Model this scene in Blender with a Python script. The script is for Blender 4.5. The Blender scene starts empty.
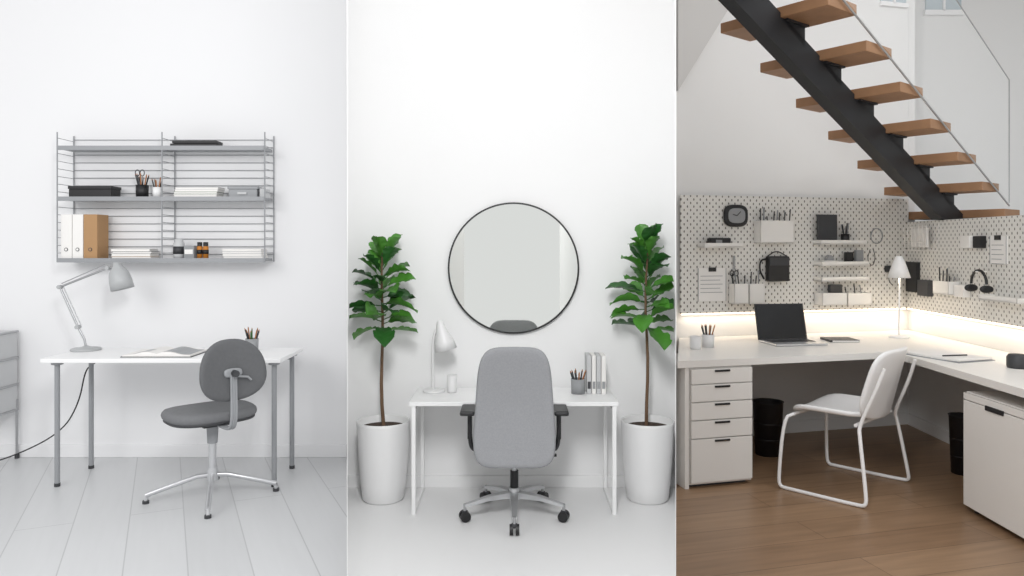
import bpy, bmesh, math, random
from mathutils import Matrix, Vector, noise
random.seed(7)
F=750.0; H=1.435; HOR=245.0
sc=bpy.context.scene
try: sc.view_settings.view_transform='Standard'
except Exception: pass

# ---------------------------------------------------------------- measuring
def pt(px,py,Y):
    return Vector(((px-512)*Y/F, Y, H-(py-HOR)*Y/F))
def xat(px,Y): return (px-512)*Y/F

# ---------------------------------------------------------------- materials
def lin(c):
    out=[]
    for v in c:
        v=v/255.0
        out.append(v/12.92 if v<=0.04045 else ((v+0.055)/1.055)**2.4)
    return (out[0],out[1],out[2],1)
def base(name):
    m=bpy.data.materials.new(name); m.use_nodes=True
    nt=m.node_tree; b=nt.nodes['Principled BSDF']
    return m,nt,b
def mat(name,c,rough=0.5,metal=0.0,var=0.04,scale=8.0,bump=0.0,bscale=200,spec=0.5):
    m,nt,b=base(name); N=nt.nodes; L=nt.links
    tc=N.new('ShaderNodeTexCoord'); no=N.new('ShaderNodeTexNoise'); no.inputs['Scale'].default_value=scale
    no.inputs['Detail'].default_value=4
    L.new(tc.outputs['Object'],no.inputs['Vector'])
    mx=N.new('ShaderNodeMix'); mx.data_type='RGBA'
    k=lin(c); mx.inputs['A'].default_value=tuple(v*(1-var) for v in k[:3])+(1,)
    mx.inputs['B'].default_value=tuple(min(1,v*(1+var)) for v in k[:3])+(1,)
    L.new(no.outputs['Fac'],mx.inputs['Factor']); L.new(mx.outputs['Result'],b.inputs['Base Color'])
    b.inputs['Roughness'].default_value=rough; b.inputs['Metallic'].default_value=metal
    b.inputs['Specular IOR Level'].default_value=spec
    if bump>0:
        n2=N.new('ShaderNodeTexNoise'); n2.inputs['Scale'].default_value=bscale; L.new(tc.outputs['Object'],n2.inputs['Vector'])
        bp=N.new('ShaderNodeBump'); bp.inputs['Strength'].default_value=bump; bp.inputs['Distance'].default_value=0.002
        L.new(n2.outputs['Fac'],bp.inputs['Height']); L.new(bp.outputs['Normal'],b.inputs['Normal'])
    return m
def math_(nt,op,a,b=None):
    n=nt.nodes.new('ShaderNodeMath'); n.operation=op
    for i,v in enumerate((a,b)):
        if v is None: continue
        if isinstance(v,(int,float)): n.inputs[i].default_value=v
        else: nt.links.new(v,n.inputs[i])
    return n.outputs[0]
def planks(name,c1,c2,line,ang,w,length,gap,rough,grain=0.0):
    m,nt,b=base(name); N=nt.nodes; L=nt.links
    tc=N.new('ShaderNodeTexCoord'); mp=N.new('ShaderNodeMapping'); mp.inputs['Rotation'].default_value=(0,0,-ang)
    L.new(tc.outputs['Object'],mp.inputs['Vector'])
    br=N.new('ShaderNodeTexBrick'); br.inputs['Scale'].default_value=1; br.inputs['Brick Width'].default_value=length
    br.inputs['Row Height'].default_value=w; br.inputs['Mortar Size'].default_value=gap; br.inputs['Mortar Smooth'].default_value=0.1
    br.offset=0.37; br.offset_frequency=2
    br.inputs['Color1'].default_value=lin(c1); br.inputs['Color2'].default_value=lin(c2); br.inputs['Mortar'].default_value=lin(line)
    L.new(mp.outputs['Vector'],br.inputs['Vector'])
    m2=N.new('ShaderNodeMapping'); m2.inputs['Scale'].default_value=(1.2,14,1); L.new(mp.outputs['Vector'],m2.inputs['Vector'])
    no=N.new('ShaderNodeTexNoise'); no.inputs['Scale'].default_value=2.0; no.inputs['Detail'].default_value=6; L.new(m2.outputs['Vector'],no.inputs['Vector'])
    mx=N.new('ShaderNodeMix'); mx.data_type='RGBA'; mx.blend_type='MULTIPLY'; mx.inputs['Factor'].default_value=1
    mr=N.new('ShaderNodeMapRange'); mr.inputs['From Min'].default_value=0.3; mr.inputs['From Max'].default_value=0.7
    mr.inputs['To Min'].default_value=1-grain; mr.inputs['To Max'].default_value=1.0
    L.new(no.outputs['Fac'],mr.inputs['Value']); L.new(br.outputs['Color'],mx.inputs['A']); L.new(mr.outputs['Result'],mx.inputs['B'])
    L.new(mx.outputs['Result'],b.inputs['Base Color']); b.inputs['Roughness'].default_value=rough
    return m
def pegmat(name,c,hole,p):
    m,nt,b=base(name); N=nt.nodes; L=nt.links
    tc=N.new('ShaderNodeTexCoord'); sp=N.new('ShaderNodeSeparateXYZ'); L.new(tc.outputs['Object'],sp.inputs[0])
    def grid(off):
        x=math_(nt,'SUBTRACT',math_(nt,'FRACT',math_(nt,'ADD',math_(nt,'DIVIDE',sp.outputs[0],p),off+50)),0.5)
        z=math_(nt,'SUBTRACT',math_(nt,'FRACT',math_(nt,'ADD',math_(nt,'DIVIDE',sp.outputs[2],p),off+50)),0.5)
        z=math_(nt,'MULTIPLY',z,0.6)
        r=math_(nt,'SQRT',math_(nt,'ADD',math_(nt,'MULTIPLY',x,x),math_(nt,'MULTIPLY',z,z)))
        return math_(nt,'LESS_THAN',r,0.105)
    f=math_(nt,'MAXIMUM',grid(0),grid(0.5))
    mx=N.new('ShaderNodeMix'); mx.data_type='RGBA'; mx.inputs['A'].default_value=lin(c); mx.inputs['B'].default_value=lin(hole)
    L.new(f,mx.inputs['Factor']); L.new(mx.outputs['Result'],b.inputs['Base Color']); b.inputs['Roughness'].default_value=0.5
    return m
def emit(name,c,s):
    m,nt,b=base(name); b.inputs['Base Color'].default_value=lin(c)
    b.inputs['Emission Color'].default_value=lin(c); b.inputs['Emission Strength'].default_value=s
    return m

WALLA=mat('paint_cool_white',(236,236,237),0.8,var=0.01,scale=1.5)
WALLB=mat('paint_bright_white',(243,243,243),0.8,var=0.005,scale=1.5)
WALLC=mat('paint_warm_white',(232,232,231),0.8,var=0.01,scale=1.5)
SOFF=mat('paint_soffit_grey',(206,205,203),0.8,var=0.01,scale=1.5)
FLA=planks('painted_grey_boards',(202,203,204),(207,208,209),(182,183,184),math.atan2(750,-347),0.26,4.0,0.003,0.35,0.03)
FLB=mat('floor_white_resin',(238,238,238),0.4,var=0.015,scale=2)
FLC=planks('oak_boards',(150,120,93),(166,135,106),(114,89,67),math.radians(15),0.23,2.2,0.0022,0.38,0.24)
WHITE=mat('white_lacquer',(242,242,242),0.35,var=0.01)
WHITEL=mat('white_lamp_enamel',(228,228,228),0.35,var=0.01)
WHITEC=mat('white_melamine',(236,234,230),0.4,var=0.01)
GREYM=mat('grey_powdercoat',(150,152,155),0.4,var=0.02)
STEEL=mat('brushed_steel',(175,176,178),0.3,0.8,var=0.03)
LAMPG=mat('lamp_grey_enamel',(176,178,179),0.35,var=0.02)
BLACK=mat('black_plastic',(28,28,30),0.45,var=0.05)
DARK=mat('dark_grey_plastic',(58,59,62),0.5,var=0.05)
FABD=mat('charcoal_felt',(98,99,101),0.95,var=0.10,scale=60,bump=0.5)
FABS=mat('seat_felt',(118,119,121),0.95,var=0.10,scale=60,bump=0.5)
FABB=mat('heather_grey_fabric',(150,151,154),0.95,var=0.12,scale=120,bump=0.6,bscale=300)
BROWN=mat('kraft_card',(176,138,98),0.8,var=0.05)
GREYC=mat('grey_card',(150,152,154),0.8,var=0.05)
LGREY=mat('light_grey_card',(196,197,198),0.7,var=0.04)
PAPER=mat('paper_white',(238,236,233),0.8,var=0.02)
ORANGE=mat('amber_card',(190,120,40),0.6,var=0.1)
WOODP=mat('pencil_wood',(165,110,70),0.6,var=0.1)
GREEN=mat('fiddle_leaf',(76,136,50),0.4,var=0.35,scale=5)
GREEN2=mat('fiddle_leaf_dark',(42,94,38),0.4,var=0.35,scale=5)
TRUNK=mat('bark',(110,86,66),0.85,var=0.25,scale=40,bump=0.5)
SOIL=mat('soil',(66,52,42),0.95,var=0.3,scale=50,bump=0.8)
CERAM=mat('white_ceramic',(236,236,236),0.3,var=0.015)
OAK=mat('stair_oak',(156,118,86),0.55,var=0.24,scale=9)
STRING=mat('black_steel',(38,40,44),0.5,0.3,var=0.05)
SCREEN=mat('laptop_screen',(22,24,28),0.25,var=0.03)
ALU=mat('aluminium',(205,206,208),0.3,0.6,var=0.02)
PEG=pegmat('perforated_board',(228,226,221),(108,104,99),0.052)
LED=emit('led_tape',(255,238,216),1.6)
BULB=emit('bulb_glow',(255,236,206),3.0)
MIR,_nt,_b=base('mirror_glass'); _b.inputs['Base Color'].default_value=lin((240,242,238)); _b.inputs['Metallic'].default_value=1; _b.inputs['Roughness'].default_value=0.02
GL,_nt,_b=base('clear_glass'); _b.inputs['Base Color'].default_value=(0.95,0.97,0.97,1); _b.inputs['Alpha'].default_value=0.10; _b.inputs['Roughness'].default_value=0.05

# ---------------------------------------------------------------- mesh builder
class B:
    def __init__(s,name,M=None):
        s.name=name; s.M=M; s.v=[]; s.f=[]; s.mi=[]; s.sm=[]; s.mats=[]
    def idx(s,m):
        if m not in s.mats: s.mats.append(m)
        return s.mats.index(m)
    def raw(s,vs,fs,m,smooth=False,T=None):
        o=len(s.v)
        for p in vs:
            p=Vector(p); s.v.append(T@p if T else p)
        k=s.idx(m)
        for f in fs: s.f.append([i+o for i in f]); s.mi.append(k); s.sm.append(smooth)
    def box(s,c,size,m,rot=None,bev=0.0):
        bm=bmesh.new(); bmesh.ops.create_cube(bm,size=1)
        bmesh.ops.scale(bm,vec=Vector(size),verts=bm.verts)
        if bev>0: bmesh.ops.bevel(bm,geom=bm.edges[:],offset=bev,segments=2,affect='EDGES',profile=0.6)
        T=Matrix.Translation(Vector(c))
        if rot: T=T@Matrix.Rotation(rot[2],4,'Z')@Matrix.Rotation(rot[1],4,'Y')@Matrix.Rotation(rot[0],4,'X')
        bm.verts.index_update()
        s.raw([v.co.copy() for v in bm.verts],[[v.index for v in f.verts] for f in bm.faces],m,False,T); bm.free()
    def bx(s,x0,x1,y0,y1,z0,z1,m,bev=0.0):
        s.box(((x0+x1)/2,(y0+y1)/2,(z0+z1)/2),(abs(x1-x0),abs(y1-y0),abs(z1-z0)),m,bev=bev)
    def cyl(s,p1,p2,r,m,r2=None,n=16):
        p1=Vector(p1);p2=Vector(p2); r2=r if r2 is None else r2
        d=(p2-p1).normalized(); a=d.orthogonal().normalized(); b=d.cross(a)
        vs=[];
        for p,rr in((p1,r),(p2,r2)):
            for i in range(n):
                t=2*math.pi*i/n; vs.append(p+a*math.cos(t)*rr+b*math.sin(t)*rr)
        s.raw(vs,[[i,(i+1)%n,n+(i+1)%n,n+i] for i in range(n)],m,True)
        s.raw(vs,[list(range(n))[::-1],list(range(n,2*n))],m,False)
    def tube(s,pts,r,m,n=8,smoothit=0):
        pts=[Vector(p) for p in pts]
        for _ in range(smoothit):
            q=[pts[0]]
            for a,b in zip(pts,pts[1:]): q+= [a.lerp(b,.25),a.lerp(b,.75)]
            q.append(pts[-1]); pts=q
        d=(pts[1]-pts[0]).normalized(); a=d.orthogonal().normalized(); vs=[]
        for i,p in enumerate(pts):
            if i==0: t=pts[1]-pts[0]
            elif i==len(pts)-1: t=pts[-1]-pts[-2]
            else: t=(pts[i+1]-p).normalized()+(p-pts[i-1]).normalized()
            t.normalize(); a=(a-t*a.dot(t)).normalized(); b=t.cross(a)
            for k in range(n):
                w=2*math.pi*k/n; vs.append(p+a*math.cos(w)*r+b*math.sin(w)*r)
        fs=[]
        for i in range(len(pts)-1):
            for k in range(n): fs.append([i*n+k,i*n+(k+1)%n,(i+1)*n+(k+1)%n,(i+1)*n+k])
        s.raw(vs,fs,m,True); s.raw(vs,[list(range(n))[::-1],[len(vs)-n+k for k in range(n)]],m)
    def lathe(s,prof,m,c=(0,0,0),n=32,R=None,smooth=True):
        T=Matrix.Translation(Vector(c)); 
        if R is not None: T=T@R
        vs=[];fs=[]
        for r,z in prof:
            for k in range(n):
                w=2*math.pi*k/n; vs.append(Vector((max(r,1e-4)*math.cos(w),max(r,1e-4)*math.sin(w),z)))
        for i in range(len(prof)-1):
            for k in range(n): fs.append([i*n+k,i*n+(k+1)%n,(i+1)*n+(k+1)%n,(i+1)*n+k])
        s.raw(vs,fs,m,smooth,T)
    def prism(s,poly,z0,z1,m):
        n=len(poly); vs=[(p[0],p[1],z0) for p in poly]+[(p[0],p[1],z1) for p in poly]
        s.raw(vs,[list(range(n))[::-1],list(range(n,2*n))]+[[i,(i+1)%n,n+(i+1)%n,n+i] for i in range(n)],m)
    def pad(s,w,h,t,m,T,e=4.0,taper=0.0,bend=None,n=48):
        out=[]
        for i in range(n):
            a=2*math.pi*i/n; ca,sa=math.cos(a),math.sin(a)
            x=w/2*math.copysign(abs(ca)**(2/e),ca); y=h/2*math.copysign(abs(sa)**(2/e),sa); out.append((x,y))
        rings=[]
        for sc_ in (0.02,.3,.6,.85): rings.append((sc_,0,-t/2))
        for k in range(7):
            a=-math.pi/2+math.pi*k/6; rings.append((1,t/2*(1-math.cos(a)),t/2*math.sin(a)))
        for sc_ in (.85,.6,.3,.02): rings.append((sc_,0,t/2))
        vs=[]
        for sc_,ins,z in rings:
            for x,y in out:
                kx=(w/2-ins)/(w/2)*sc_ if sc_==1 else sc_*(w/2-t/2)/(w/2)
                ky=(h/2-ins)/(h/2)*sc_ if sc_==1 else sc_*(h/2-t/2)/(h/2)
                X=x*kx;Y=y*ky; X*=1+taper*(Y/(h/2)); p=Vector((X,Y,z))
                if bend: p=Vector(bend(p))
                vs.append(p)
        fs=[]
        for i in range(len(rings)-1):
            for k in range(n): fs.append([i*n+k,i*n+(k+1)%n,(i+1)*n+(k+1)%n,(i+1)*n+k])
        fs.append(list(range(n))[::-1]); fs.append([len(vs)-n+k for k in range(n)])
        s.raw(vs,fs,m,True,T)
    def done(s):
        M=s.M
        if M is None:
            xs=[v.x for v in s.v];ys=[v.y for v in s.v];zs=[v.z for v in s.v]
            o=Vector(((min(xs)+max(xs))/2,(min(ys)+max(ys))/2,min(zs))); M=Matrix.Translation(o); vs=[v-o for v in s.v]
        else: vs=s.v
        me=bpy.data.meshes.new(s.name); me.from_pydata([tuple(v) for v in vs],[],s.f)
        for m in s.mats: me.materials.append(m)
        me.polygons.foreach_set('material_index',s.mi); me.polygons.foreach_set('use_smooth',s.sm)
        me.update(); bm=bmesh.new(); bm.from_mesh(me); bmesh.ops.recalc_face_normals(bm,faces=bm.faces); bm.to_mesh(me); bm.free()
        o=bpy.data.objects.new(s.name,me); o.matrix_world=M; sc.collection.objects.link(o); return o
def frame(x,y,z,yaw): return Matrix.Translation((x,y,z))@Matrix.Rotation(yaw,4,'Z')
RX=Matrix.Rotation(math.pi/2,4,'X')
def V(*a): return Vector(a)

# ================================================================ SHELL
YA=5.08; YB=4.448
KL=-0.2200; KR=0.2187     # slopes of the two added dividers
u=Vector((math.cos(math.radians(15)),math.sin(math.radians(15)),0)); C0=Vector((3.18,6.02,0))
rdir=Vector((-0.024,-1,0)).normalized()
MW=Matrix(((u.x,-u.y,0,C0.x),(u.y,u.x,0,C0.y),(0,0,1,0),(0,0,0,1)))       # x along wall (negative = left), y into wall
ry=Vector((0,0,1)).cross(rdir)
MR=Matrix(((rdir.x,ry.x,0,C0.x),(rdir.y,ry.y,0,C0.y),(0,0,1,0),(0,0,0,1)))  # x toward viewer, y into wall
def ub(px):
    k=(px-512)/F; return (k*C0.y-C0.x)/(u.x-k*u.y)
def zb(px,py):
    Y=C0.y+ub(px)*u.y; return H-(py-HOR)*Y/F
def ur(px):
    k=(px-512)/F; return (k*C0.y-C0.x)/(rdir.x-k*rdir.y)
def zr(px,py):
    Y=C0.y+ur(px)*rdir.y; return H-(py-HOR)*Y/F

b=B('floor'); b.prism([(-4.3,-3),(-0.0,-3),(0.0,0.0),(KL*5.3,5.3),(-4.3,5.3)],-0.06,0,FLA); b.done()
b=B('floor'); b.prism([(0,0),(KR*4.7,4.7),(KL*4.7,4.7)],-0.06,0,FLB); b.done()
b=B('floor'); b.prism([(0,-3),(5.6,-3),(5.6,7.2),(KR*7.2,7.2),(0,0)],-0.06,0,FLC); b.done()
ZT=4.0
b=B('wall_back'); b.bx(-4.3,KL*YA-0.002,YA,YA+.1,0,ZT,WALLA); b.done()
b=B('wall_back'); b.bx(KL*YB,KR*YB,YB,YB+.1,0,ZT,WALLB); b.done()
b=B('wall_back',MW); b.bx(-2.15,0.0,0,.1,0,ZT,WALLC); b.done()
# thin edge-on dividers, added to split the rooms and block light between them
for k,far,sg in ((KL,5.1,1),(KR,5.55,-1)):
    b=B('added_room_divider'); t=0.0005
    b.prism([(k*2.0,2.0),(k*2.0+sg*t*2,2.0),(k*far+sg*t*far,far),(k*far,far)],0,ZT,WALLB); b.done()
b=B('baseboard_back'); b.bx(-4.3,KL*5.06-.004,5.062,5.08,0,.085,WALLA,bev=.004); b.done()
b=B('baseboard_back'); b.bx(KL*4.43+.004,KR*4.43-.004,4.432,4.448,0,.07,WALLB,bev=.004); b.done()
b=B('baseboard_back',MW); b.bx(-2.05,-.02,-.016,0,0,.09,WALLC,bev=.003); b.done()
b=B('baseboard_right',MR); b.bx(0.02,2.8,-.016,0,0,.09,WALLC,bev=.003); b.done()
b=B('wall_right',MR); b.bx(0.0,3.0,0,.1,0,1.62,WALLC); b.done()
b=B('stair_landing'); b.bx(3.27,5.59,3.0,6.69,1.5,1.62,WALLC); b.done()
b=B('wall_stairwell'); b.bx(3.0,5.7,6.7,6.8,0,ZT,WALLC); b.done()
b=B('wall_side'); b.bx(5.6,5.7,3.0,6.7,0,ZT,WALLC); b.done()
b=B('wall_return'); b.bx(3.2,3.26,6.07,6.7,0,ZT,WALLC); b.done()
b=B('ceiling'); b.bx(KR*4,5.7,4.3,6.8,ZT,ZT+.1,WALLC); b.done()
# sloped bulkhead at upper left of the stair room
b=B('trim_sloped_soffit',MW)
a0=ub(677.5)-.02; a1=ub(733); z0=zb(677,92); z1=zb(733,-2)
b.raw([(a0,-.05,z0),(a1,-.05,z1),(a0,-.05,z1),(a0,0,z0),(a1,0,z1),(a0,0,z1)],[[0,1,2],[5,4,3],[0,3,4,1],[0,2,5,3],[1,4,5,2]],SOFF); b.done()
# clerestory windows
b=B('window_1',MW); 
WG=mat('window_glass_grey',(190,202,208),0.2,var=0.02)
b.bx(ub(880),ub(905),-.012,0,zb(890,4),zb(890,-40),WG)
b.bx(ub(879),ub(906),-.03,0,zb(890,7),zb(890,3),WHITE); b.bx(ub(891),ub(893),-.03,0,zb(890,4),zb(890,-40),WHITE); b.done()
b=B('window_2'); b.bx(xat(925,6.7),xat(960,6.7),6.68,6.7,H-(12-HOR)*6.7/F,3.9,WG); b.bx(xat(923,6.7),xat(962,6.7),6.66,6.7,H-(16-HOR)*6.7/F,H-(11-HOR)*6.7/F,WHITE); b.bx(xat(941,6.7),xat(943,6.7),6.66,6.7,H-(12-HOR)*6.7/F,3.9,WHITE); b.done()

# ================================================================ ROOM A
# desk
x0=xat(40,4.40); x1=x0+1.41
b=B('desk'); b.bx(x0,x1,4.40,4.88,.742,.767,WHITE,bev=.004)
for x in (x0+.065,x1-.055):
    for y in (4.46,4.82):
        b.cyl((x,y,0.0),(x,y,.742),.015,GREYM); b.cyl((x,y,0.0),(x,y,.02),.017,DARK)
        b.cyl((x,y,.725),(x,y,.743),.033,GREYM)
b.bx(x0+.06,x1-.05,4.81,4.83,.70,.742,GREYM); b.done()
# wall shelf
YM=4.97
b=B('shelving_unit'); XS=[xat(p,YM) for p in (65,168,269)]
zt=H-(134-HOR)*YM/F; zb_=H-(262-HOR)*YM/F
for x in XS:
    for y in (5.07,4.885): b.tube([(x,y,zt),(x,y,zb_)],.0045,GREYM)
    z=zb_+.01
    while z<zt: b.tube([(x,5.07,z),(x,4.885,z)],.0022,GREYM,6); z+=.05
z=zb_+.05
while z<zt-.02:
    b.tube([(XS[0],5.07,z),(XS[2],5.07,z)],.0024,GREYM,6); z+=.0515
ZSH=[H-(p-HOR)*YM/F for p in (148,198,258.5)]
for z in ZSH:
    for i in (0,1): b.bx(XS[i]+.006,XS[i+1]-.006,4.885,5.06,z-.018,z,GREYM,bev=.003); 
    b.bx(XS[0]+.004,XS[2]-.004,4.88,4.888,z-.024,z+.004,GREYM)
b.done()
def sx(p): return xat(p,YM)
b=B('document_tray'); b.bx(sx(174),sx(221),4.91,5.03,ZSH[0],ZSH[0]+.022,BLACK,bev=.003); b.bx(sx(176),sx(220),4.91,5.02,ZSH[0]+.024,ZSH[0]+.042,BLACK,bev=.003); b.bx(sx(178),sx(216),4.93,5.02,ZSH[0]+.021,ZSH[0]+.026,BLACK); b.done()
b=B('storage_box'); b.bx(sx(74),sx(116),4.91,5.03,ZSH[1],ZSH[1]+.055,BLACK,bev=.004); b.bx(sx(73.5),sx(116.5),4.905,5.035,ZSH[1]+.055,ZSH[1]+.075,BLACK,bev=.003); b.done()
def cup(name,x,y,z,r,h,m,pens,ln=.07,cols=(BLACK,DARK,WOODP)):
    b=B(name); b.lathe([(0,z),(r*.95,z),(r,z+h),(r*.88,z+h),(r*.85,z+.006),(0,z+.006)],m,(x,y,0),n=24)
    for i in range(pens):
        a=i*2.4; q=r*.5; tx=x+math.cos(a)*r*1.05; ty=y+math.sin(a)*r*.8; top=z+h+ln*(.6+.4*random.random())
        mm=cols[i%len(cols)]; p1=V(x+math.cos(a)*q*.4,y+math.sin(a)*q*.4,z+.012); p2=V(tx,ty,top)
        b.cyl(p1,p2,.0042,mm,n=8); d=(p2-p1).normalized(); b.cyl(p2,p2+d*.012,.0042,WOODP,r2=.0008,n=8)
    return b
b=cup('wire_pen_cup',sx(143),4.96,ZSH[1],.040,.085,BLACK,8,.08)
for sg in (-1,1):
    c=V(sx(141)+sg*.016,4.955,ZSH[1]+.165); b.tube([c+V(.014*math.cos(t*math.pi/6),0,.02*math.sin(t*math.pi/6)) for t in range(13)],.003,DARK,6)
    b.tube([c+V(0,0,-.02),V(sx(142),4.955,ZSH[1]+.05)],.004,STEEL,6)
b.done()
cup('pen_cup',sx(158),4.96,ZSH[1],.030,.07,WHITE,6,.06).done()
def stack(name,x0,x1,y0,y1,z,hs,ms):
    b=B(name)
    for h,m in zip(hs,ms):
        j=random.uniform(-.006,.006); b.bx(x0+j+abs(j),x1+j-abs(j),y0,y1,z,z+h*.12,m); b.bx(x0+j+.003,x1+j-.003,y0+.003,y1-.002,z+h*.12,z+h*.88,PAPER); b.bx(x0+j,x1+j,y0,y1,z+h*.88,z+h,m); z+=h
    return b.done()
stack('book_stack',sx(178),sx(221),4.91,5.03,ZSH[1],[.022,.016,.014,.016],[PAPER,GREEN2,PAPER,LGREY])
b=B('storage_box'); b.bx(sx(232),sx(260),4.91,5.03,ZSH[1],ZSH[1]+.055,GREYM,bev=.004); b.bx(sx(231),sx(261),4.905,5.035,ZSH[1]+.055,ZSH[1]+.072,GREYM,bev=.003); b.bx(sx(241),sx(250),4.903,4.91,ZSH[1]+.02,ZSH[1]+.035,LGREY);b.done()
b=B('small_box'); b.bx(sx(262),sx(268),4.92,5.02,ZSH[1],ZSH[1]+.06,LGREY,bev=.004);b.done()
for (p0,p1,m) in ((67,78,PAPER),(78.5,89,PAPER),(89.5,103,BROWN)):
    b=B('ring_binder'); b.bx(sx(p0),sx(p1),4.90,5.04,ZSH[2],ZSH[2]+.29,m,bev=.004)
    b.cyl(((sx(p0)+sx(p1))/2,4.897,ZSH[2]+.06),((sx(p0)+sx(p1))/2,4.901,ZSH[2]+.06),.012,DARK); b.cyl(((sx(p0)+sx(p1))/2,4.8965,ZSH[2]+.06),((sx(p0)+sx(p1))/2,4.898,ZSH[2]+.06),.008,m); b.done()
stack('book_stack',sx(116),sx(155),4.91,5.03,ZSH[2],[.016,.018,.014,.016],[BROWN,PAPER,DARK,PAPER])
b=B('glass_jar'); b.lathe([(0,0),(.033,0),(.035,.02),(.035,.10),(.026,.112),(.028,.128),(0,.13)],LGREY,(sx(179),4.97,ZSH[2])); b.lathe([(0.036,.03),(.0365,.03),(.0365,.08),(.036,.08)],DARK,(sx(179),4.97,ZSH[2])); b.done()
b=B('small_box'); b.bx(sx(187),sx(197),4.92,5.01,ZSH[2],ZSH[2]+.085,GREYC,bev=.004); b.bx(sx(188),sx(196),4.918,4.921,ZSH[2]+.03,ZSH[2]+.06,PAPER);b.done()
b=B('ink_bottle_set'); 
for i,p in enumerate((201,207)):
    b.lathe([(0,0),(.017,0),(.018,.075),(.012,.085),(.012,.09)],ORANGE,(sx(p),4.95,ZSH[2]),n=20); b.lathe([(.0185,.03),(.0187,.03),(.0187,.058),(.0185,.058)],BLACK,(sx(p),4.95,ZSH[2]),n=20); b.lathe([(.016,.082),(.016,.108),(0,.109)],BLACK,(sx(p),4.95,ZSH[2]),n=20)
b.done()
stack('book_stack',sx(226),sx(265),4.91,5.03,ZSH[2],[.018,.016,.016,.014],[LGREY,PAPER,GREYM,PAPER])
# desk lamp (articulated)
Y=4.76; DT=.767
b=B('articulated_desk_lamp'); bp=V(xat(86,Y),Y,DT)
b.lathe([(0,0),(.088,0),(.09,.006),(.085,.014),(.03,.022),(.012,.03),(0,.031)],LAMPG,bp)
j1=pt(78,327,Y); j2=pt(60,287,Y); j3=pt(108,268,Y)
b.tube([bp+V(0,0,.02),V(bp.x-.01,Y,DT+.07),j1],.007,STEEL)
b.tube([j1,j2],.007,STEEL); b.tube([j1+V(.02,0,.01),j2+V(.022,0,.0)],.003,STEEL)
b.tube([j2,j3],.007,STEEL); b.tube([j2+V(.01,0,.022),j3+V(-.02,0,.022)],.003,STEEL)
for j in (j1,j2,j3): b.cyl(j-V(0,.018,0),j+V(0,.018,0),.013,LAMPG)
hd=(pt(124,293,Y)-pt(116,262,Y)).normalized(); Rq=Vector((0,0,-1)).rotation_difference(hd).to_matrix().to_4x4()
hc=pt(117,267,Y); b.tube([j3,hc],.006,STEEL); 
b.lathe([(0,.03),(.018,.03),(.022,.01),(.034,-.005),(.05,-.025),(.06,-.05),(.067,-.09),(.070,-.145),(.067,-.145),(.060,-.09),(.045,-.04),(.02,-.01),(0,-.005)],LAMPG,hc,R=Rq)
b.lathe([(0,-.05),(.02,-.055),(.03,-.085),(.02,-.11),(0,-.12)],PAPER,hc,R=Rq)
b.done()
b=B('power_cable'); b.tube([(x0+.10,4.85,.70),(x0+.05,4.87,.66),(x0-.02,4.9,.62),(x0-.08,4.94,.40),(x0-.2,4.95,.2),(x0-.42,4.80,.08),(x0-.7,4.75,.012),(x0-.95,4.75,.012)],.0045,BLACK,smoothit=3); b.done()
# side cabinet at left
b=B('modular_sideboard'); xr=-3.33
b.bx(-4.1,xr,4.85,5.05,.32,.86,LGREY,bev=.004)
for z in (.33,.50,.68,.855):
    b.tube([(-4.1,4.845,z),(xr,4.845,z)],.008,STEEL); b.tube([(xr+.003,4.845,z),(xr+.003,5.05,z)],.008,STEEL)
for x in (-4.09,-3.70,xr):
    b.tube([(x,4.845,0.03),(x,4.845,.86)],.008,STEEL); b.tube([(x,5.045,0.03),(x,5.045,.4)],.008,STEEL); b.cyl((x,4.845,0),(x,4.845,.03),.014,DARK); b.cyl((x,5.045,0),(x,5.045,.03),.014,DARK)
for z in (.41,.59,.77): b.bx(-3.68,xr-.02,4.84,4.85,z-.075,z+.075,WHITE,bev=.003); b.bx(-3.5,-3.4,4.832,4.842,z+.03,z+.045,STEEL)
b.done()
cup('pencil_cup',xat(252,4.72),4.72,DT,.040,.08,GREYC,10,.065,(DARK,WOODP,GREEN2,BLACK)).done()
# open magazine
b=B('open_magazine'); bx0=xat(134,4.6); bx1=xat(200,4.6); xm=(bx0+bx1)/2; ya,yb=4.46,4.71
b.bx(bx0-.008,bx1+.008,ya-.006,yb+.006,DT,DT+.004,DARK)
def ph(t): return DT+.008+.030*math.sin(min(1,t*1.25+.12)*math.pi*.88)*(1-t*.55)
for sgn,xa in ((-1,bx0),(1,bx1)):
    vs=[];n=8
    for i in range(n+1):
        t=i/n; x=xm+(xa-xm)*t; z=ph(t)
        vs+= [(x,ya,z),(x,yb,z),(x,ya,DT+.004),(x,yb,DT+.004)]
    fs=[]
    for i in range(n):
        a=i*4; fs+=[[a,a+4,a+5,a+1],[a,a+2,a+6,a+4],[a+1,a+5,a+7,a+3],[a+2,a+3,a+7,a+6]]
    a=n*4; fs+=[[a,a+2,a+3,a+1],[0,1,3,2]]
    b.raw(vs,fs,PAPER,False)
    ts=[.15,.25,.375,.5,.625,.75,.875,.95] if sgn>0 else [.25,.375,.5,.625,.75]
    vv=[]
    for t in ts:
        x=xm+(xa-xm)*t; q=(t*8)%1; i0=int(t*8); zz=ph(i0/8)*(1-q)+ph(min(1,(i0+1)/8))*q
        vv+=[(x,ya+.02,zz+.0012),(x,(yb-.02) if sgn>0 else ya+.12,zz+.0012)]
    b.raw(vv,[[2*i,2*i+2,2*i+3,2*i+1] for i in range(len(ts)-1)],GREYM if sgn>0 else LGREY)
b.done()

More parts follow.
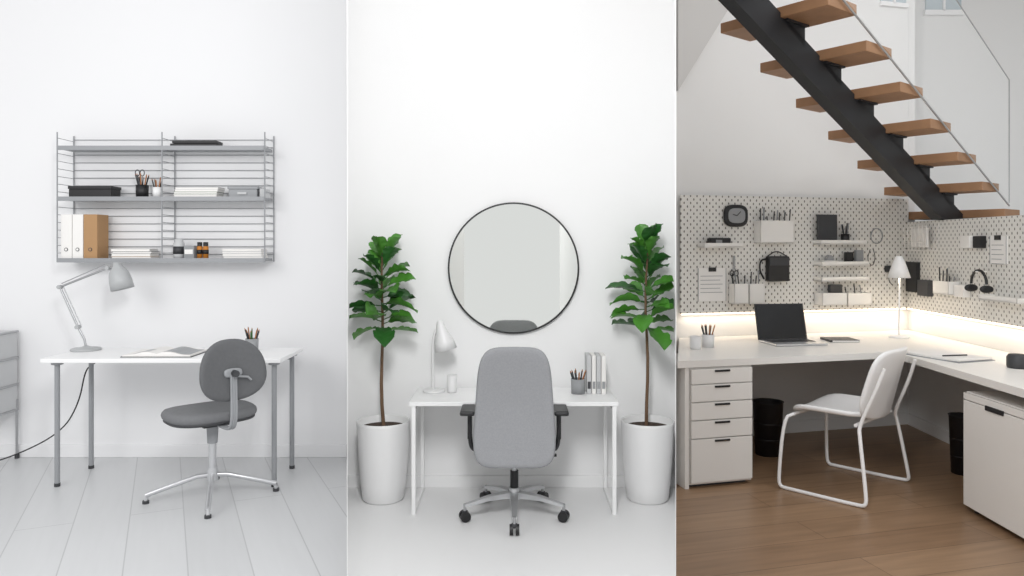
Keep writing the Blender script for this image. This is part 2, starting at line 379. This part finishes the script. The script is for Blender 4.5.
# task chair A
cx,cy=-1.705,4.27; yaw=math.radians(42)
b=B('swivel_task_chair',frame(cx,cy,0,yaw))
for wa in (-72,18,108,198):
    a=math.radians(wa)-yaw; d=V(math.cos(a),math.sin(a),0)
    b.tube([d*.0+V(0,0,.13),d*.08+V(0,0,.125),d*.25+V(0,0,.075),d*.345+V(0,0,.045)],.014,ALU,n=10)
    b.tube([d*.335+V(0,0,.05),d*.345+V(0,0,.015)],.010,ALU); b.cyl(d*.345,d*.345+V(0,0,.016),.018,DARK)
b.cyl((0,0,.10),(0,0,.17),.032,ALU,r2=.026); b.cyl((0,0,.16),(0,0,.33),.021,ALU); b.cyl((0,0,.31),(0,0,.43),.028,GREYM,r2=.034)
b.bx(-.09,.09,-.12,.10,.425,.445,DARK)
def sb(p): return (p.x, p.y, p.z + .12*p.y*p.y - .02*(p.y>0)*(p.y/.22)**2)
b.pad(.49,.47,.06,FABS,Matrix.Translation((0,.045,.478)),e=2.7,bend=sb)
b.pad(.47,.45,.02,DARK,Matrix.Translation((0,.045,.448)),e=2.7,bend=sb)
pts=[V(0,-.05,.435),V(0,-.20,.43),V(0,-.285,.44),V(0,-.315,.50),V(0,-.31,.62),V(0,-.305,.76)]
for dx in(-.012,0,.012): b.tube([p+V(dx,0,0) for p in pts],.008,GREYM,smoothit=2)
Tb=Matrix.Translation((0,-.265,.757))@Matrix.Rotation(math.radians(84),4,'X')
b.pad(.36,.335,.045,FABD,Tb,e=2.35,taper=-.10,bend=lambda p:(p.x,p.y,p.z+1.3*p.x*p.x))
b.pad(.10,.05,.02,GREYM,Matrix.Translation((0,-.298,.745))@Matrix.Rotation(math.radians(84),4,'X'),e=3)
b.tube([(0.0,-.315,.73),(.07,-.325,.72),(.09,-.325,.70)],.006,GREYM); b.cyl((0,-.31,.745),(0,-.345,.745),.018,DARK)
b.done()

# ================================================================ ROOM B
T=.60
b=B('desk'); b.bx(-.548,.565,3.985,4.40,T-.022,T,WHITE,bev=.003)
for x in (-.524,.545):
    for y in (4.0,4.385): b.bx(x-.011,x+.011,y-.011,y+.011,0,T-.02,WHITE,bev=.002)
    b.bx(x-.011,x+.011,4.0,4.385,0,.022,WHITE,bev=.002); b.bx(x-.011,x+.011,4.0,4.385,T-.045,T-.02,WHITE)
b.bx(-.52,.54,4.36,4.38,T-.05,T-.02,WHITE); b.done()
# mirror
mz=1.299; mx=xat(513.5,YB)
b=B('round_wall_mirror')
b.lathe([(0,0),(.378,0),(.378,-.012),(0,-.012)],MIR,(mx,4.430,mz),n=96,R=RX,smooth=False)
b.lathe([(.379,.006),(.388,.006),(.388,-.018),(.379,-.018),(.379,.006)],BLACK,(mx,4.430,mz),n=96,R=RX,smooth=False)
b.done()
# pots + fiddle leaf figs
def fig(px,seed,topz,lean):
    rnd=random.Random(seed); Y=4.24; x=xat(px,Y)
    b=B('potted_fiddle_leaf_fig')
    b.lathe([(0,0),(.106,0),(.117,.012),(.128,.10),(.138,.22),(.145,.34),(.149,.425),(.150,.442),(.146,.446),(.140,.440),(.136,.40),(.0,.40)],CERAM,(x,Y,0),n=48)
    b.lathe([(0,.405),(.07,.412),(.137,.404)],SOIL,(x,Y,0),n=32)
    tr=[]
    for i in range(9):
        t=i/8; tr.append(V(x+lean*math.sin(t*3.0)*.5+.006*math.sin(t*9+seed),Y+.004*math.cos(t*8),.40+(topz-.08-.40)*t))
    for i in range(8): b.cyl(tr[i],tr[i+1],.0105-.0006*i,TRUNK,r2=.0105-.0006*(i+1),n=10)
    def onT(z):
        t=(z-.40)/(topz-.08-.40)*8; i=max(0,min(7,int(t))); return tr[i].lerp(tr[i+1],min(1,t-i))
    N=38
    for i in range(N):
        q=i/(N-1); z=.955+(topz-.11-.955)*q; p=onT(z); a=i*2.39996+rnd.uniform(-.35,.35)
        el=math.radians(0+58*q+rnd.uniform(-16,18)); Ln=rnd.uniform(.16,.205)*(1.0 if q<.8 else .85); W=Ln*rnd.uniform(.60,.74)
        d=V(math.cos(a)*math.cos(el),math.sin(a)*math.cos(el)*.85,math.sin(el)).normalized()
        side=d.cross(V(0,0,1)).normalized(); up=side.cross(d).normalized()
        roll=rnd.uniform(-.6,.6); side,up=(side*math.cos(roll)+up*math.sin(roll)),(up*math.cos(roll)-side*math.sin(roll))
        st=p+d*.03; b.tube([p,st],.003,GREEN2,6)
        nu,nv=10,6; vs=[]
        droop=rnd.uniform(.15,.6)
        for iu in range(nu+1):
            t=iu/nu; w=W*.5*(math.sin(math.pi*min(1,t**1.25*.97+.02))**.62)*(.6+.45*t) if 0<t<1 else .001
            w*=1+.06*math.sin(t*22+i)
            for iv in range(nv+1):
                s=(iv/nv-.5)*2
                c=st+d*(Ln*t)+side*(w*s)+up*(abs(s)**1.3*w*.4+.007*math.sin(t*20+s*3)*abs(s))-V(0,0,1)*(droop*Ln*t*t*.6)
                c.x=min(max(c.x,KL*c.y+.012),KR*c.y-.012); c.y=min(c.y,4.44)
                vs.append(c)
        fs=[[iu*(nv+1)+iv,iu*(nv+1)+iv+1,(iu+1)*(nv+1)+iv+1,(iu+1)*(nv+1)+iv] for iu in range(nu) for iv in range(nv)]
        b.raw(vs,fs,GREEN if rnd.random()<.6 else GREEN2,True)
    return b.done()
fig(383.5,3,1.485,-.02); fig(647.5,11,1.535,-.012)
# table lamp B
b=B('desk_lamp'); Y=4.27; lx=xat(434,Y)
b.lathe([(0,0),(.062,0),(.064,.006),(.058,.012),(.01,.016),(0,.016)],WHITEL,(lx,Y,T))
p=[V(lx-.005,Y,T+.012),V(lx-.008,Y,T+.26),V(lx,Y,T+.335),V(lx+.03,Y,T+.37)]
b.tube(p,.0075,WHITEL,smoothit=2)
hd=(pt(449,352,Y)-pt(442,322,Y)).normalized(); Rq=Vector((0,0,-1)).rotation_difference(hd).to_matrix().to_4x4()
b.lathe([(0,.02),(.014,.018),(.022,.0),(.030,-.03),(.040,-.06),(.056,-.10),(.064,-.15),(.061,-.15),(.035,-.075),(.02,-.02),(0,-.015)],WHITEL,pt(440,324,Y),R=Rq)
b.done()
b=B('ceramic_cup'); b.lathe([(0,0),(.024,0),(.027,.01),(.029,.10),(.026,.10),(.024,.01),(0,.01)],WHITEL,(xat(452,4.25),4.25,T)); b.done()
cup('pencil_cup',xat(578,4.22),4.22,T,.040,.083,GREYC,9,.045,(BLACK,DARK,WOODP)).done()
for i,(p0,p1,m) in enumerate(((587,591.5,LGREY),(592,596,PAPER),(596.5,601,LGREY),(601.5,606,PAPER))):
    b=B('book'); Y=4.2; b.bx(xat(p0,Y),xat(p1,Y),Y,Y+.14,T,T+.215,m,bev=.003); b.bx(xat(p0,Y)+.004,xat(p1,Y)-.004,Y-.0015,Y+.001,T+.03,T+.07,DARK if i==0 else GREYC); b.done()
# office chair B
b=B('ergonomic_office_chair',frame(.012,3.98,0,0))
for k in range(5):
    a=math.radians(-90+72*k); d=V(math.cos(a),math.sin(a),0); s_=V(-d.y,d.x,0)
    vs=[]
    for t,w,hh,z in ((.03,.022,.03,.115),(.14,.017,.022,.108),(.27,.012,.014,.082)):
        for sx_,sz in((-1,-1),(1,-1),(1,1),(-1,1)): vs.append(d*t+s_*(w*sx_)+V(0,0,z+hh*.5*sz))
    fs=[[0,3,2,1],[8,9,10,11]]+[[j*4+i,j*4+(i+1)%4,j*4+4+(i+1)%4,j*4+4+i] for j in range(2) for i in range(4)]
    b.raw(vs,fs,ALU)
    c=d*.27; b.cyl(c+V(0,0,.045),c+V(0,0,.09),.008,STEEL)
    for sg in(-1,1): b.cyl(c+s_*(.006*sg)+V(0,0,.027),c+s_*(.024*sg)+V(0,0,.027),.027,BLACK,n=20)
    b.box(c+V(0,0,.046),(.03,.03,.02),DARK,bev=.006)
b.cyl((0,0,.09),(0,0,.15),.034,ALU,r2=.028); b.cyl((0,0,.15),(0,0,.24),.022,BLACK); b.cyl((0,0,.24),(0,0,.32),.015,STEEL)
b.box((0,-.02,.325),(.15,.22,.045),BLACK,bev=.012); b.tube([(0.05,0,.315),(.15,0,.312),(.20,0,.318)],.006,BLACK); b.box((.2,0,.32),(.05,.022,.014),BLACK,bev=.004)
b.pad(.42,.40,.07,FABB,Matrix.Translation((0,.07,.385)),e=4,bend=lambda p:(p.x,p.y,p.z-.6*max(0,p.y-.1)**2*3))
b.pad(.40,.38,.02,BLACK,Matrix.Translation((0,.07,.348)),e=4)
Tb=Matrix.Translation((0,-.175,.622))@Matrix.Rotation(math.radians(87),4,'X')
b.pad(.395,.60,.05,FABB,Tb,e=4.8,taper=-.10,bend=lambda p:(p.x,p.y,p.z+1.0*p.x*p.x-.05*math.cos(p.y*6)+.05))
b.tube([(0,-.05,.32),(0,-.17,.325),(0,-.205,.40)],.022,BLACK)
b.box((-.155,-.212,.415),(.02,.004,.02),DARK)
for sg in(-1,1):
    b.tube([(sg*.12,.02,.34),(sg*.20,0,.345),(sg*.228,-.03,.37),(sg*.232,-.06,.45)],.012,BLACK,smoothit=2)
    b.box((sg*.232,-.065,.49),(.022,.055,.13),BLACK,bev=.006); b.box((sg*.24,-.085,.578),(.075,.19,.025),BLACK,bev=.011)
b.done()

# ================================================================ ROOM C
DZ=.755
k=KR+.002
def onfront(k):
    Y=(4.77-.268*2.43)/(1-.268*k); return (k*Y,Y)
fl=onfront(k)
a=ub(677.5); wl=C0+u*(a+.012)+Vector((u.y,-u.x,0))*.004
crn=C0+Vector((-.006,-.008,0)); wr=C0+rdir*2.75-ry*.004
b=B('corner_desk'); b.prism([fl,(2.43,4.77),(2.405,3.25),(wr.x,wr.y),(crn.x,crn.y),(wl.x,wl.y)],DZ-.04,DZ,WHITEC)
b.bx(2.42,3.08,3.27,3.30,0,DZ-.04,WHITEC); b.done()
MD=frame(2.43,4.77,0,math.radians(15))   # x along desk front (negative left), y backward
def uf(px):
    k=(px-512)/F; return (k*4.77-2.43)/(u.x-k*u.y)
b=B('drawer_pedestal',MD)
xa,xb=uf(691),uf(753); b.bx(xa,xb,.02,.58,0.02,DZ-.045,WHITEC)
b.bx(xa+.02,xb-.02,.05,.55,0.0,.02,DARK)
zs=[.705,.612,.507,.400,.292,.03]
for i in range(5):
    b.bx(xa+.004,xb-.004,0,.02,zs[i+1]+.004,zs[i]-.003,WHITEC,bev=.002)
    b.bx((xa+xb)/2-.05,(xa+xb)/2+.05,-.006,.004,zs[i]-.022,zs[i]-.010,BLACK,bev=.002)
b.done()
b=B('desk_side_panel',MD); b.bx(xa-.032,xa-.006,.012,.90,0,DZ-.041,WHITEC,bev=.001); b.done()
def bin_(x,y,r,h):
    b=B('waste_bin'); b.lathe([(0,0),(r*.85,0),(r,h),(r+.005,h+.004),(r-.004,h),(r*.8,.01),(0,.01)],BLACK,(x,y,0),n=40)
    for t in (.3,.6): b.lathe([(r*(.85+.15*t),h*t),(r*(.85+.15*t)+.002,h*t+.004),(r*(.85+.15*t)+.001,h*t+.008)],BLACK,(x,y,0),n=40)
    b.done()
bin_(xat(768,5.15),5.15,.10,.36); bin_(xat(964,4.72),4.72,.085,.36)
# right cabinet
b=B('mobile_cabinet'); b.bx(2.46,3.02,3.56,4.06,.03,.645,WHITEC,bev=.003)
b.bx(2.44,2.46,3.565,4.055,.035,.60,WHITEC,bev=.003); b.bx(2.44,2.46,3.565,4.055,.605,.64,WHITEC,bev=.002); b.bx(2.432,2.442,3.72,3.86,.585,.61,BLACK,bev=.003)
for x in(2.5,2.98):
    for y in(3.6,4.02): b.cyl((x,y,0),(x,y,.03),.02,DARK)
b.done()
# pegboards
b=B('pegboard',MW); b.bx(ub(677.8)+.006,-.03,-.035,-.02,.935,1.80,PEG); 
for px_ in (700,790,880): 
    for z in(.98,1.75): b.bx(ub(px_)-.02,ub(px_)+.02,-.02,0,z-.02,z+.02,WHITEC)
b.done()
b=B('pegboard',MR); b.bx(.04,2.6,-.035,-.02,.935,1.615,PEG)
for x_ in (.2,1.2,2.3):
    for z in(.98,1.57): b.bx(x_-.02,x_+.02,-.02,0,z-.02,z+.02,WHITEC)
b.done()
b=B('led_light_strip',MW); b.bx(-2.02,-.05,-.032,-.020,.922,.934,LED); b.done()
b=B('led_light_strip',MR); b.bx(.05,2.6,-.032,-.020,.922,.934,LED); b.done()
# ---- pegboard items (frame w = 'b' back or 'r' right)
OFF=-.036
def fr(w): return (MW,ub,zb) if w=='b' else (MR,ur,zr)
def shelf(w,p0,p1,py,dep=.10,name='pegboard_shelf'):
    M,U,Z=fr(w); b=B(name,M); x0,x1=U(p0),U(p1); z=Z((p0+p1)/2,py)
    b.bx(x0,x1,OFF-dep,OFF,z-.012,z,WHITEC,bev=.002)
    b.bx(x0,x1,OFF-dep,OFF-dep+.006,z-.012,z+.022,WHITEC); b.bx(x0,x0+.006,OFF-dep,OFF,z-.012,z+.022,WHITEC); b.bx(x1-.006,x1,OFF-dep,OFF,z-.012,z+.022,WHITEC)
    b.done(); return (x0+x1)/2,z
def openbox(w,p0,p1,y0,y1,m=WHITEC,dep=.10,pens=0,name='pegboard_bin'):
    M,U,Z=fr(w); b=B(name,M); x0,x1=U(p0),U(p1); pm=(p0+p1)/2; zt=Z(pm,y0); zb2=Z(pm,y1)
    b.bx(x0,x1,OFF-dep,OFF,zb2,zb2+.006,m); b.bx(x0,x1,OFF-dep,OFF-dep+.005,zb2,zt,m); b.bx(x0,x1,OFF-.005,OFF,zb2,zt,m)
    b.bx(x0,x0+.005,OFF-dep,OFF,zb2,zt,m); b.bx(x1-.005,x1,OFF-dep,OFF,zb2,zt,m)
    for i in range(pens):
        t=(i+.5)/pens; x=x0+.01+(x1-x0-.02)*t; tx=x+random.uniform(-.03,.03); b.cyl((x,OFF-dep*.5,zb2+.008),(tx,OFF-dep*random.uniform(.3,.7),zt+random.uniform(.03,.10)),.0045,[BLACK,DARK,GREYC][i%3],n=8)
    b.done()
def slab(w,p0,p1,y0,y1,m,t=.015,name='notebook',extra=None,dep=0):
    M,U,Z=fr(w); b=B(name,M); x0,x1=U(p0),U(p1); pm=(p0+p1)/2
    b.bx(x0,x1,OFF-t-dep,OFF-dep,Z(pm,y1),Z(pm,y0),m,bev=min(.004,t*.3))
    if extra: extra(b,x0,x1,Z(pm,y1),Z(pm,y0),OFF-t-dep)
    b.done()
M,U,Z=fr('b'); b=B('alarm_clock',M); cx_,cz_=U(732),Z(732,216)
b.pad(.20,.165,.03,BLACK,Matrix.Translation((cx_,OFF-.015,cz_))@RX,e=3.2); b.pad(.14,.11,.004,GREYC,Matrix.Translation((cx_,OFF-.031,cz_))@RX,e=3); b.cyl((cx_,OFF-.034,cz_),(cx_+.03,OFF-.034,cz_+.03),.003,BLACK,n=6); b.cyl((cx_,OFF-.034,cz_),(cx_-.035,OFF-.034,cz_+.01),.003,BLACK,n=6); b.done()
openbox('b',751,784,221,243,pens=10,dep=.09)
xm_,z_=shelf('b',695,733,246); b=B('label_maker',MW); b.bx(xm_-.09,xm_+.075,OFF-.075,OFF-.015,z_,z_+.06,BLACK,bev=.01); b.bx(xm_-.05,xm_+.0,OFF-.078,OFF-.07,z_+.02,z_+.045,GREYC); b.done()
def clip(b,x0,x1,z0,z1,y): 
    b.bx((x0+x1)/2-.03,(x0+x1)/2+.03,y-.008,y,z1-.025,z1+.005,BLACK,bev=.002)
    b.bx(x0,x0+.004,y-.002,y,z0,z1,GREYC); b.bx(x1-.004,x1,y-.002,y,z0,z1,GREYC)
    for i in range(5): b.bx(x0+.02,x1-.03-.02*(i%2),y-.0015,y,z1-.06-.03*i,z1-.056-.03*i,GREYC)
slab('b',695,723,268,301,PAPER,.008,'clipboard',clip)
b=B('scissors',MW); xx,zz=U(731),Z(731,265)
for sg in(-1,1):
    b.tube([(xx+sg*.018+.016*math.cos(t*math.pi/6),OFF-.008,zz-.06+.02*math.sin(t*math.pi/6)) for t in range(13)],.004,BLACK,6)
    b.tube([(xx+sg*.014,OFF-.008,zz-.04),(xx-sg*.006,OFF-.008,zz+.0),(xx-sg*.004,OFF-.008,zz+.07)],.004,STEEL,6)
b.done()
b=B('hanging_pouch',MW); x0_,x1_=U(762),U(783); zt_,zb2_=Z(775,256),Z(775,281)
b.bx(x0_,x1_,OFF-.05,OFF-.004,zb2_,zt_,BLACK,bev=.012); b.bx(x0_+.01,x1_-.01,OFF-.056,OFF-.05,zt_-.07,zt_-.01,DARK,bev=.002)
b.tube([(x0_+.01,OFF-.02,zt_),( (x0_+x1_)/2,OFF-.015,zt_+.045),(x1_-.01,OFF-.02,zt_)],.004,BLACK,smoothit=2)
b.tube([(x0_,OFF-.02,zt_-.02),(x0_-.05,OFF-.02,zt_-.03),(x0_-.06,OFF-.02,zt_-.1),(x0_-.02,OFF-.02,zb2_+.02)],.007,BLACK,smoothit=2); b.done()
openbox('b',726,740,283,303,dep=.08,pens=5); openbox('b',741,756,283,303,dep=.08,pens=3)
slab('b',810,829,215,240,DARK,.02,'notebook',dep=.04)
slab('b',813,831,218,240,GREYC,.02,'notebook',dep=.015)
shelf('b',810,856,243,.09); shelf('b',811,858,264,.09)
b=B('pen_cup',MW); xx,zz=U(838),Z(838,243); b.lathe([(0,0),(.03,0),(.032,.07),(.028,.07),(.027,.005),(0,.005)],BLACK,(xx,OFF-.045,zz),n=24)
for i in range(7): b.cyl((xx,OFF-.045,zz+.01),(xx+.03*math.cos(i*2.4),OFF-.045+.02*math.sin(i*2.4),zz+.13+.012*(i%3)),.0045,[BLACK,GREYC][i%2],n=8)
b.done()
b=B('tape_dispenser',MW); xx,zz=U(822),Z(822,264); b.bx(xx-.05,xx+.04,OFF-.07,OFF-.02,zz,zz+.03,PAPER,bev=.005); b.cyl((xx,OFF-.065,zz+.04),(xx,OFF-.03,zz+.04),.03,GREYC); b.done()
shelf('b',811,858,279,.09,'pegboard_tray'); openbox('b',811,835,292,304,dep=.10); openbox('b',836,860,292,304,dep=.10,pens=3)
slab('b',838,845,252,263,BLACK,.03,'small_bottle',dep=.03); slab('b',848,855,250,263,GREYC,.03,'small_bottle',dep=.03)
slab('b',822,834,284,292,DARK,.03,'small_box',dep=.03)
b=B('cable_coil',MW); xx,zz=U(872),Z(872,236)
b.tube([(xx+.055*math.cos(t*.5),OFF-.012-.0002*t,zz+.06*math.sin(t*.5)) for t in range(32)],.0035,GREYC,6); b.cyl((xx,OFF,zz+.065),(xx,OFF-.03,zz+.065),.005,WHITEC); b.done()
b=B('earphones',MW); xx,zz=U(866),Z(866,262); b.tube([(xx,OFF-.01,zz+.1),(xx-.03,OFF-.01,zz+.02),(xx+.02,OFF-.01,zz-.04),(xx+.05,OFF-.01,zz+.03),(xx+.03,OFF-.01,zz+.1)],.003,BLACK,6,smoothit=2); b.done()
b=B('power_adapter',MW); xx,zz=U(884),Z(884,268); b.bx(xx-.03,xx+.03,OFF-.03,OFF-.002,zz-.03,zz+.02,DARK,bev=.005); b.tube([(xx,OFF-.015,zz-.03),(xx,OFF-.015,zz-.1),(xx+.03,OFF-.015,zz-.13)],.003,DARK,6,smoothit=2); b.done()
M,U,Z=fr('r'); b=B('wire_basket',M); x0_,x1_=U(920),U(944); zt_,zb2_=Z(932,224),Z(932,250)
for i in range(7):
    t=i/6; x=x0_+(x1_-x0_)*t; b.tube([(x,OFF-.003,zt_),(x,OFF-.01,zb2_),(x,OFF-.08,zb2_),(x,OFF-.09,zt_-.02)],.003,WHITEC,6)
for i in range(4): z=zb2_+(zt_-.02-zb2_)*i/3; b.tube([(x0_,OFF-.085,z),(x1_,OFF-.085,z)],.003,WHITEC,6)
b.done()
slab('r',922,938,228,247,PAPER,.02,'notebook',dep=.03)
openbox('r',949,965,281,294,dep=.08,pens=6,m=WHITEC)
slab('r',914,925,262,292,BLACK,.03,'tool_pouch'); slab('r',927,938,280,296,DARK,.04,'small_box'); slab('r',966,976,285,297,PAPER,.05,'small_box')
slab('r',973,982,236,248,WHITEC,.05,'small_box'); slab('r',984,992,236,248,BLACK,.04,'small_bottle')
slab('r',997,1014,236,264,PAPER,.01,'clipboard',clip)
b=B('headphones',M); xx,zz=U(992),Z(992,284)
b.tube([(xx+.085*math.cos(t*math.pi/10),OFF-.05,zz+.09*math.sin(t*math.pi/10)) for t in range(11)],.009,BLACK); b.cyl((xx,OFF,zz+.08),(xx,OFF-.07,zz+.08),.005,WHITEC)
for sg in(-1,1): b.pad(.05,.085,.03,BLACK,Matrix.Translation((xx+sg*.085,OFF-.05,zz-.03))@Matrix.Rotation(math.pi/2,4,'Y'),e=2.2)
b.done()
shelf('r',1000,1040,300,.1)
# desk things
b=B('laptop',frame(xat(792,5.17),5.17,DZ,math.radians(9)))
b.bx(-.185,.185,-.135,.12,0.002,.016,ALU,bev=.004); b.bx(-.16,.16,-.03,.09,.0155,.018,BLACK); b.bx(-.05,.05,-.12,-.045,.0155,.017,GREYC)
for r in range(4): b.bx(-.155,.155,-.025+.028*r,-.002+.028*r,.0175,.0195,DARK)
Tn=Matrix.Translation((0,.12,.014))@Matrix.Rotation(math.radians(-14),4,'X')
b.raw([Tn@V(x,y,z) for x in(-.185,.185) for y in(0,.007) for z in(0,.255)],[[0,1,3,2],[4,6,7,5],[0,4,5,1],[2,3,7,6],[0,2,6,4],[1,5,7,3]],BLACK)
b.raw([Tn@V(x,-.001,z) for x,z in((-.175,.012),(.175,.012),(.175,.247),(-.175,.247))],[[0,1,2,3]],SCREEN); b.done()
b=B('notebook'); b.bx(xat(827,5.3),xat(856,5.3),5.24,5.42,DZ,DZ+.016,DARK,bev=.003); b.bx(xat(829,5.3),xat(857,5.3)-.005,5.238,5.415,DZ+.003,DZ+.012,PAPER); b.done()
cup('pencil_cup',xat(708,5.0),5.0,DZ,.042,.085,CERAM,8,.08,(BLACK,DARK,WOODP)).done(); b=B('ceramic_cup'); b.lathe([(0,0),(.032,0),(.036,.01),(.037,.085),(.033,.085),(.031,.01),(0,.01)],CERAM,(xat(695.5,4.9),4.9,DZ)); b.done()
b=B('table_lamp'); Y=5.5; lx=xat(899,Y)
b.lathe([(0,0),(.07,0),(.072,.008),(.06,.016),(.01,.02)],WHITE,(lx,Y,DZ)); b.tube([(lx,Y,DZ+.015),(lx+.005,Y,DZ+.49)],.007,WHITE)
b.lathe([(.0,.60),(.018,.60),(.026,.59),(.050,.53),(.078,.44),(.075,.44),(.045,.52),(.0,.57)],WHITE,(lx,Y,DZ)); b.lathe([(0,.52),(.02,.51),(.024,.49),(.015,.47),(0,.465)],BULB,(lx,Y,DZ),n=16); b.done()
b=B('open_notebook',frame(xat(956,4.45),4.55,DZ,math.radians(-70))); b.box((-.1,0,.010),(.19,.27,.012),PAPER,rot=(0,.03,0),bev=.002); b.box((.1,0,.010),(.19,.27,.012),PAPER,rot=(0,-.03,0),bev=.002); b.box((0,0,.002),(.41,.29,.004),GREYC); b.cyl((.06,-.1,.022),(.09,.06,.022),.004,BLACK); b.done()
b=B('charging_speaker'); b.lathe([(0,0),(.05,0),(.055,.01),(.055,.06),(.045,.075),(0,.078)],DARK,(xat(1018,4.15),4.15,DZ)); b.done()
# chair C
cx,cy=1.985,4.48; yawc=math.atan2(.72,-.69)-math.pi/2
b=B('sled_base_chair',frame(cx,cy,0,yawc))
HW=.33; r=.0105
for sg in(-1,1):
    x=sg*HW
    b.tube([(x*.72,.20,.43),(x*.88,.235,.41),(x,.25,.05),(x,.235,.012),(x,.20,.0105),(x,-.22,.0105),(x,-.25,.02),(x*.97,-.25,.06),(x*.86,-.20,.38),(x*.8,-.19,.43),(x*.78,-.27,.62),(x*.72,-.315,.76)],r,WHITE,n=10,smoothit=2)
b.tube([(-HW*.72,.20,.43),(HW*.72,.20,.43)],r,WHITE); b.tube([(-HW*.8,-.17,.43),(HW*.8,-.17,.43)],r,WHITE)
b.pad(.50,.46,.03,WHITE,Matrix.Translation((0,.02,.455)),e=4,bend=lambda p:(p.x,p.y,p.z+.5*p.x*p.x-.8*max(0,p.y-.1)**2*2+1.5*max(0,-p.y-.12)**2))
Tb=Matrix.Translation((0,-.265,.645))@Matrix.Rotation(math.radians(90+14),4,'X')
b.pad(.48,.42,.026,WHITE,Tb,e=4,taper=-.06,bend=lambda p:(p.x,p.y,p.z-.9*p.x*p.x))
b.done()

# stairs
RU=Vector((-.786,-.618,0)).normalized(); yawS=math.atan2(RU.y,RU.x)
MS=frame(3.71,5.56,1.70,yawS); run=.408; rise=.177; TL=.68
b=B('mono_stringer_staircase',MS)
yc=-TL*.47
for i in range(0,9):
    x=run*i; z=rise*i
    b.bx(x-.15,x+.15,-TL,0,z-.06,z,OAK,bev=.004)
    b.bx(x-.11,x+.11,yc-.06,yc+.06,z-.072,z-.06,STRING)
    if i>0: 
        b.raw([(x-.10,yc-.04,z-.07),(x+.12,yc-.04,z-.07),(x-.10,yc-.04,z-.19),(x-.10,yc+.04,z-.07),(x+.12,yc+.04,z-.07),(x-.10,yc+.04,z-.19)],[[0,1,2],[5,4,3],[0,3,4,1],[1,4,5,2],[2,5,3,0]],STRING)
sl=rise/run
def sz(x,o): return x*sl+o
xs1=run*8.3; yy0,yy1=yc-.04,yc+.04
top=-.10; bot=-.30
vs=[]
for y in (yy0,yy1): vs+=[(-.30,y,-.079),(.04,y,-.079),(xs1,y,sz(xs1,top)),(xs1,y,sz(xs1,bot)),(.60,y,sz(.60,bot)),(.50,y,-.079)]
n=6; b.raw(vs,[list(range(n))[::-1],list(range(n,2*n))]+[[i,(i+1)%n,n+(i+1)%n,n+i] for i in range(n)],STRING)
b.done()
b=B('stair_balustrade',MS)
g0=.1; g1=run*8.2; y=.012
b.tube([(g0,y,sz(g0,.0)-.02),(g1,y,sz(g1,.0)-.02)],.006,STEEL)
b.raw([(g0,y,sz(g0,0)),(g1,y,sz(g1,0)),(g1,y,sz(g1,.9)),(g0,y,sz(g0,.9))],[[0,1,2,3]],GL)
b.tube([(g0,y,sz(g0,.0)),(g0,y,sz(g0,.9)),(g1,y,sz(g1,.9))],.004,STEEL)
b.done()

# ================================================================ LIGHT
w=bpy.data.worlds.new('sky'); sc.world=w; w.use_nodes=True
w.node_tree.nodes['Background'].inputs[0].default_value=(0.985,0.99,1,1); w.node_tree.nodes['Background'].inputs[1].default_value=0.80
def area(name,loc,tgt,sx_,sy_,e,c=(1,1,1)):
    l=bpy.data.lights.new(name,'AREA'); l.shape='RECTANGLE'; l.size=sx_; l.size_y=sy_; l.energy=e; l.color=c
    o=bpy.data.objects.new(name,l); o.location=loc; o.rotation_euler=(Vector(tgt)-Vector(loc)).to_track_quat('-Z','Y').to_euler(); sc.collection.objects.link(o); return o
area('fill_light',(-3.2,1.2,2.6),(-2.3,5,0.9),2.0,1.6,40,(1,.995,.99))  # added soft fill from upper left for room A, no fixture behind it
area('fill_light',(-.08,1.0,2.75),(0,4.4,.7),0.4,0.9,60)  # added fill above the camera, brightens room B only
area('skylight_light',(2.9,3.6,3.9),(2.5,5.6,1.1),1.6,1.2,27,(.97,.985,1))
for M_,x0_,x1_ in ((MW,-2.0,-.08),(MR,.08,2.6)):
    l=bpy.data.lights.new('led_strip_light','AREA'); l.shape='RECTANGLE'; l.size=abs(x1_-x0_); l.size_y=.02; l.energy=1.6*abs(x1_-x0_)/2; l.color=(1,.84,.66)
    o=bpy.data.objects.new('led_strip_light',l); o.matrix_world=M_@Matrix.Translation(((x0_+x1_)/2,-.045,.915)); sc.collection.objects.link(o)
l=bpy.data.lights.new('table_lamp_bulb','POINT'); l.energy=1.0; l.color=(1,.86,.68); l.shadow_soft_size=.03
o=bpy.data.objects.new('table_lamp_bulb',l); o.location=(xat(899,5.5),5.5,DZ+.44); sc.collection.objects.link(o)

cam=bpy.data.cameras.new('camera'); cam.sensor_width=36; cam.lens=F/1024*36; cam.shift_y=-(288-HOR)/1024
co=bpy.data.objects.new('camera',cam); co.location=(0,0,H); co.rotation_euler=(math.pi/2,0,0); sc.collection.objects.link(co); sc.camera=co
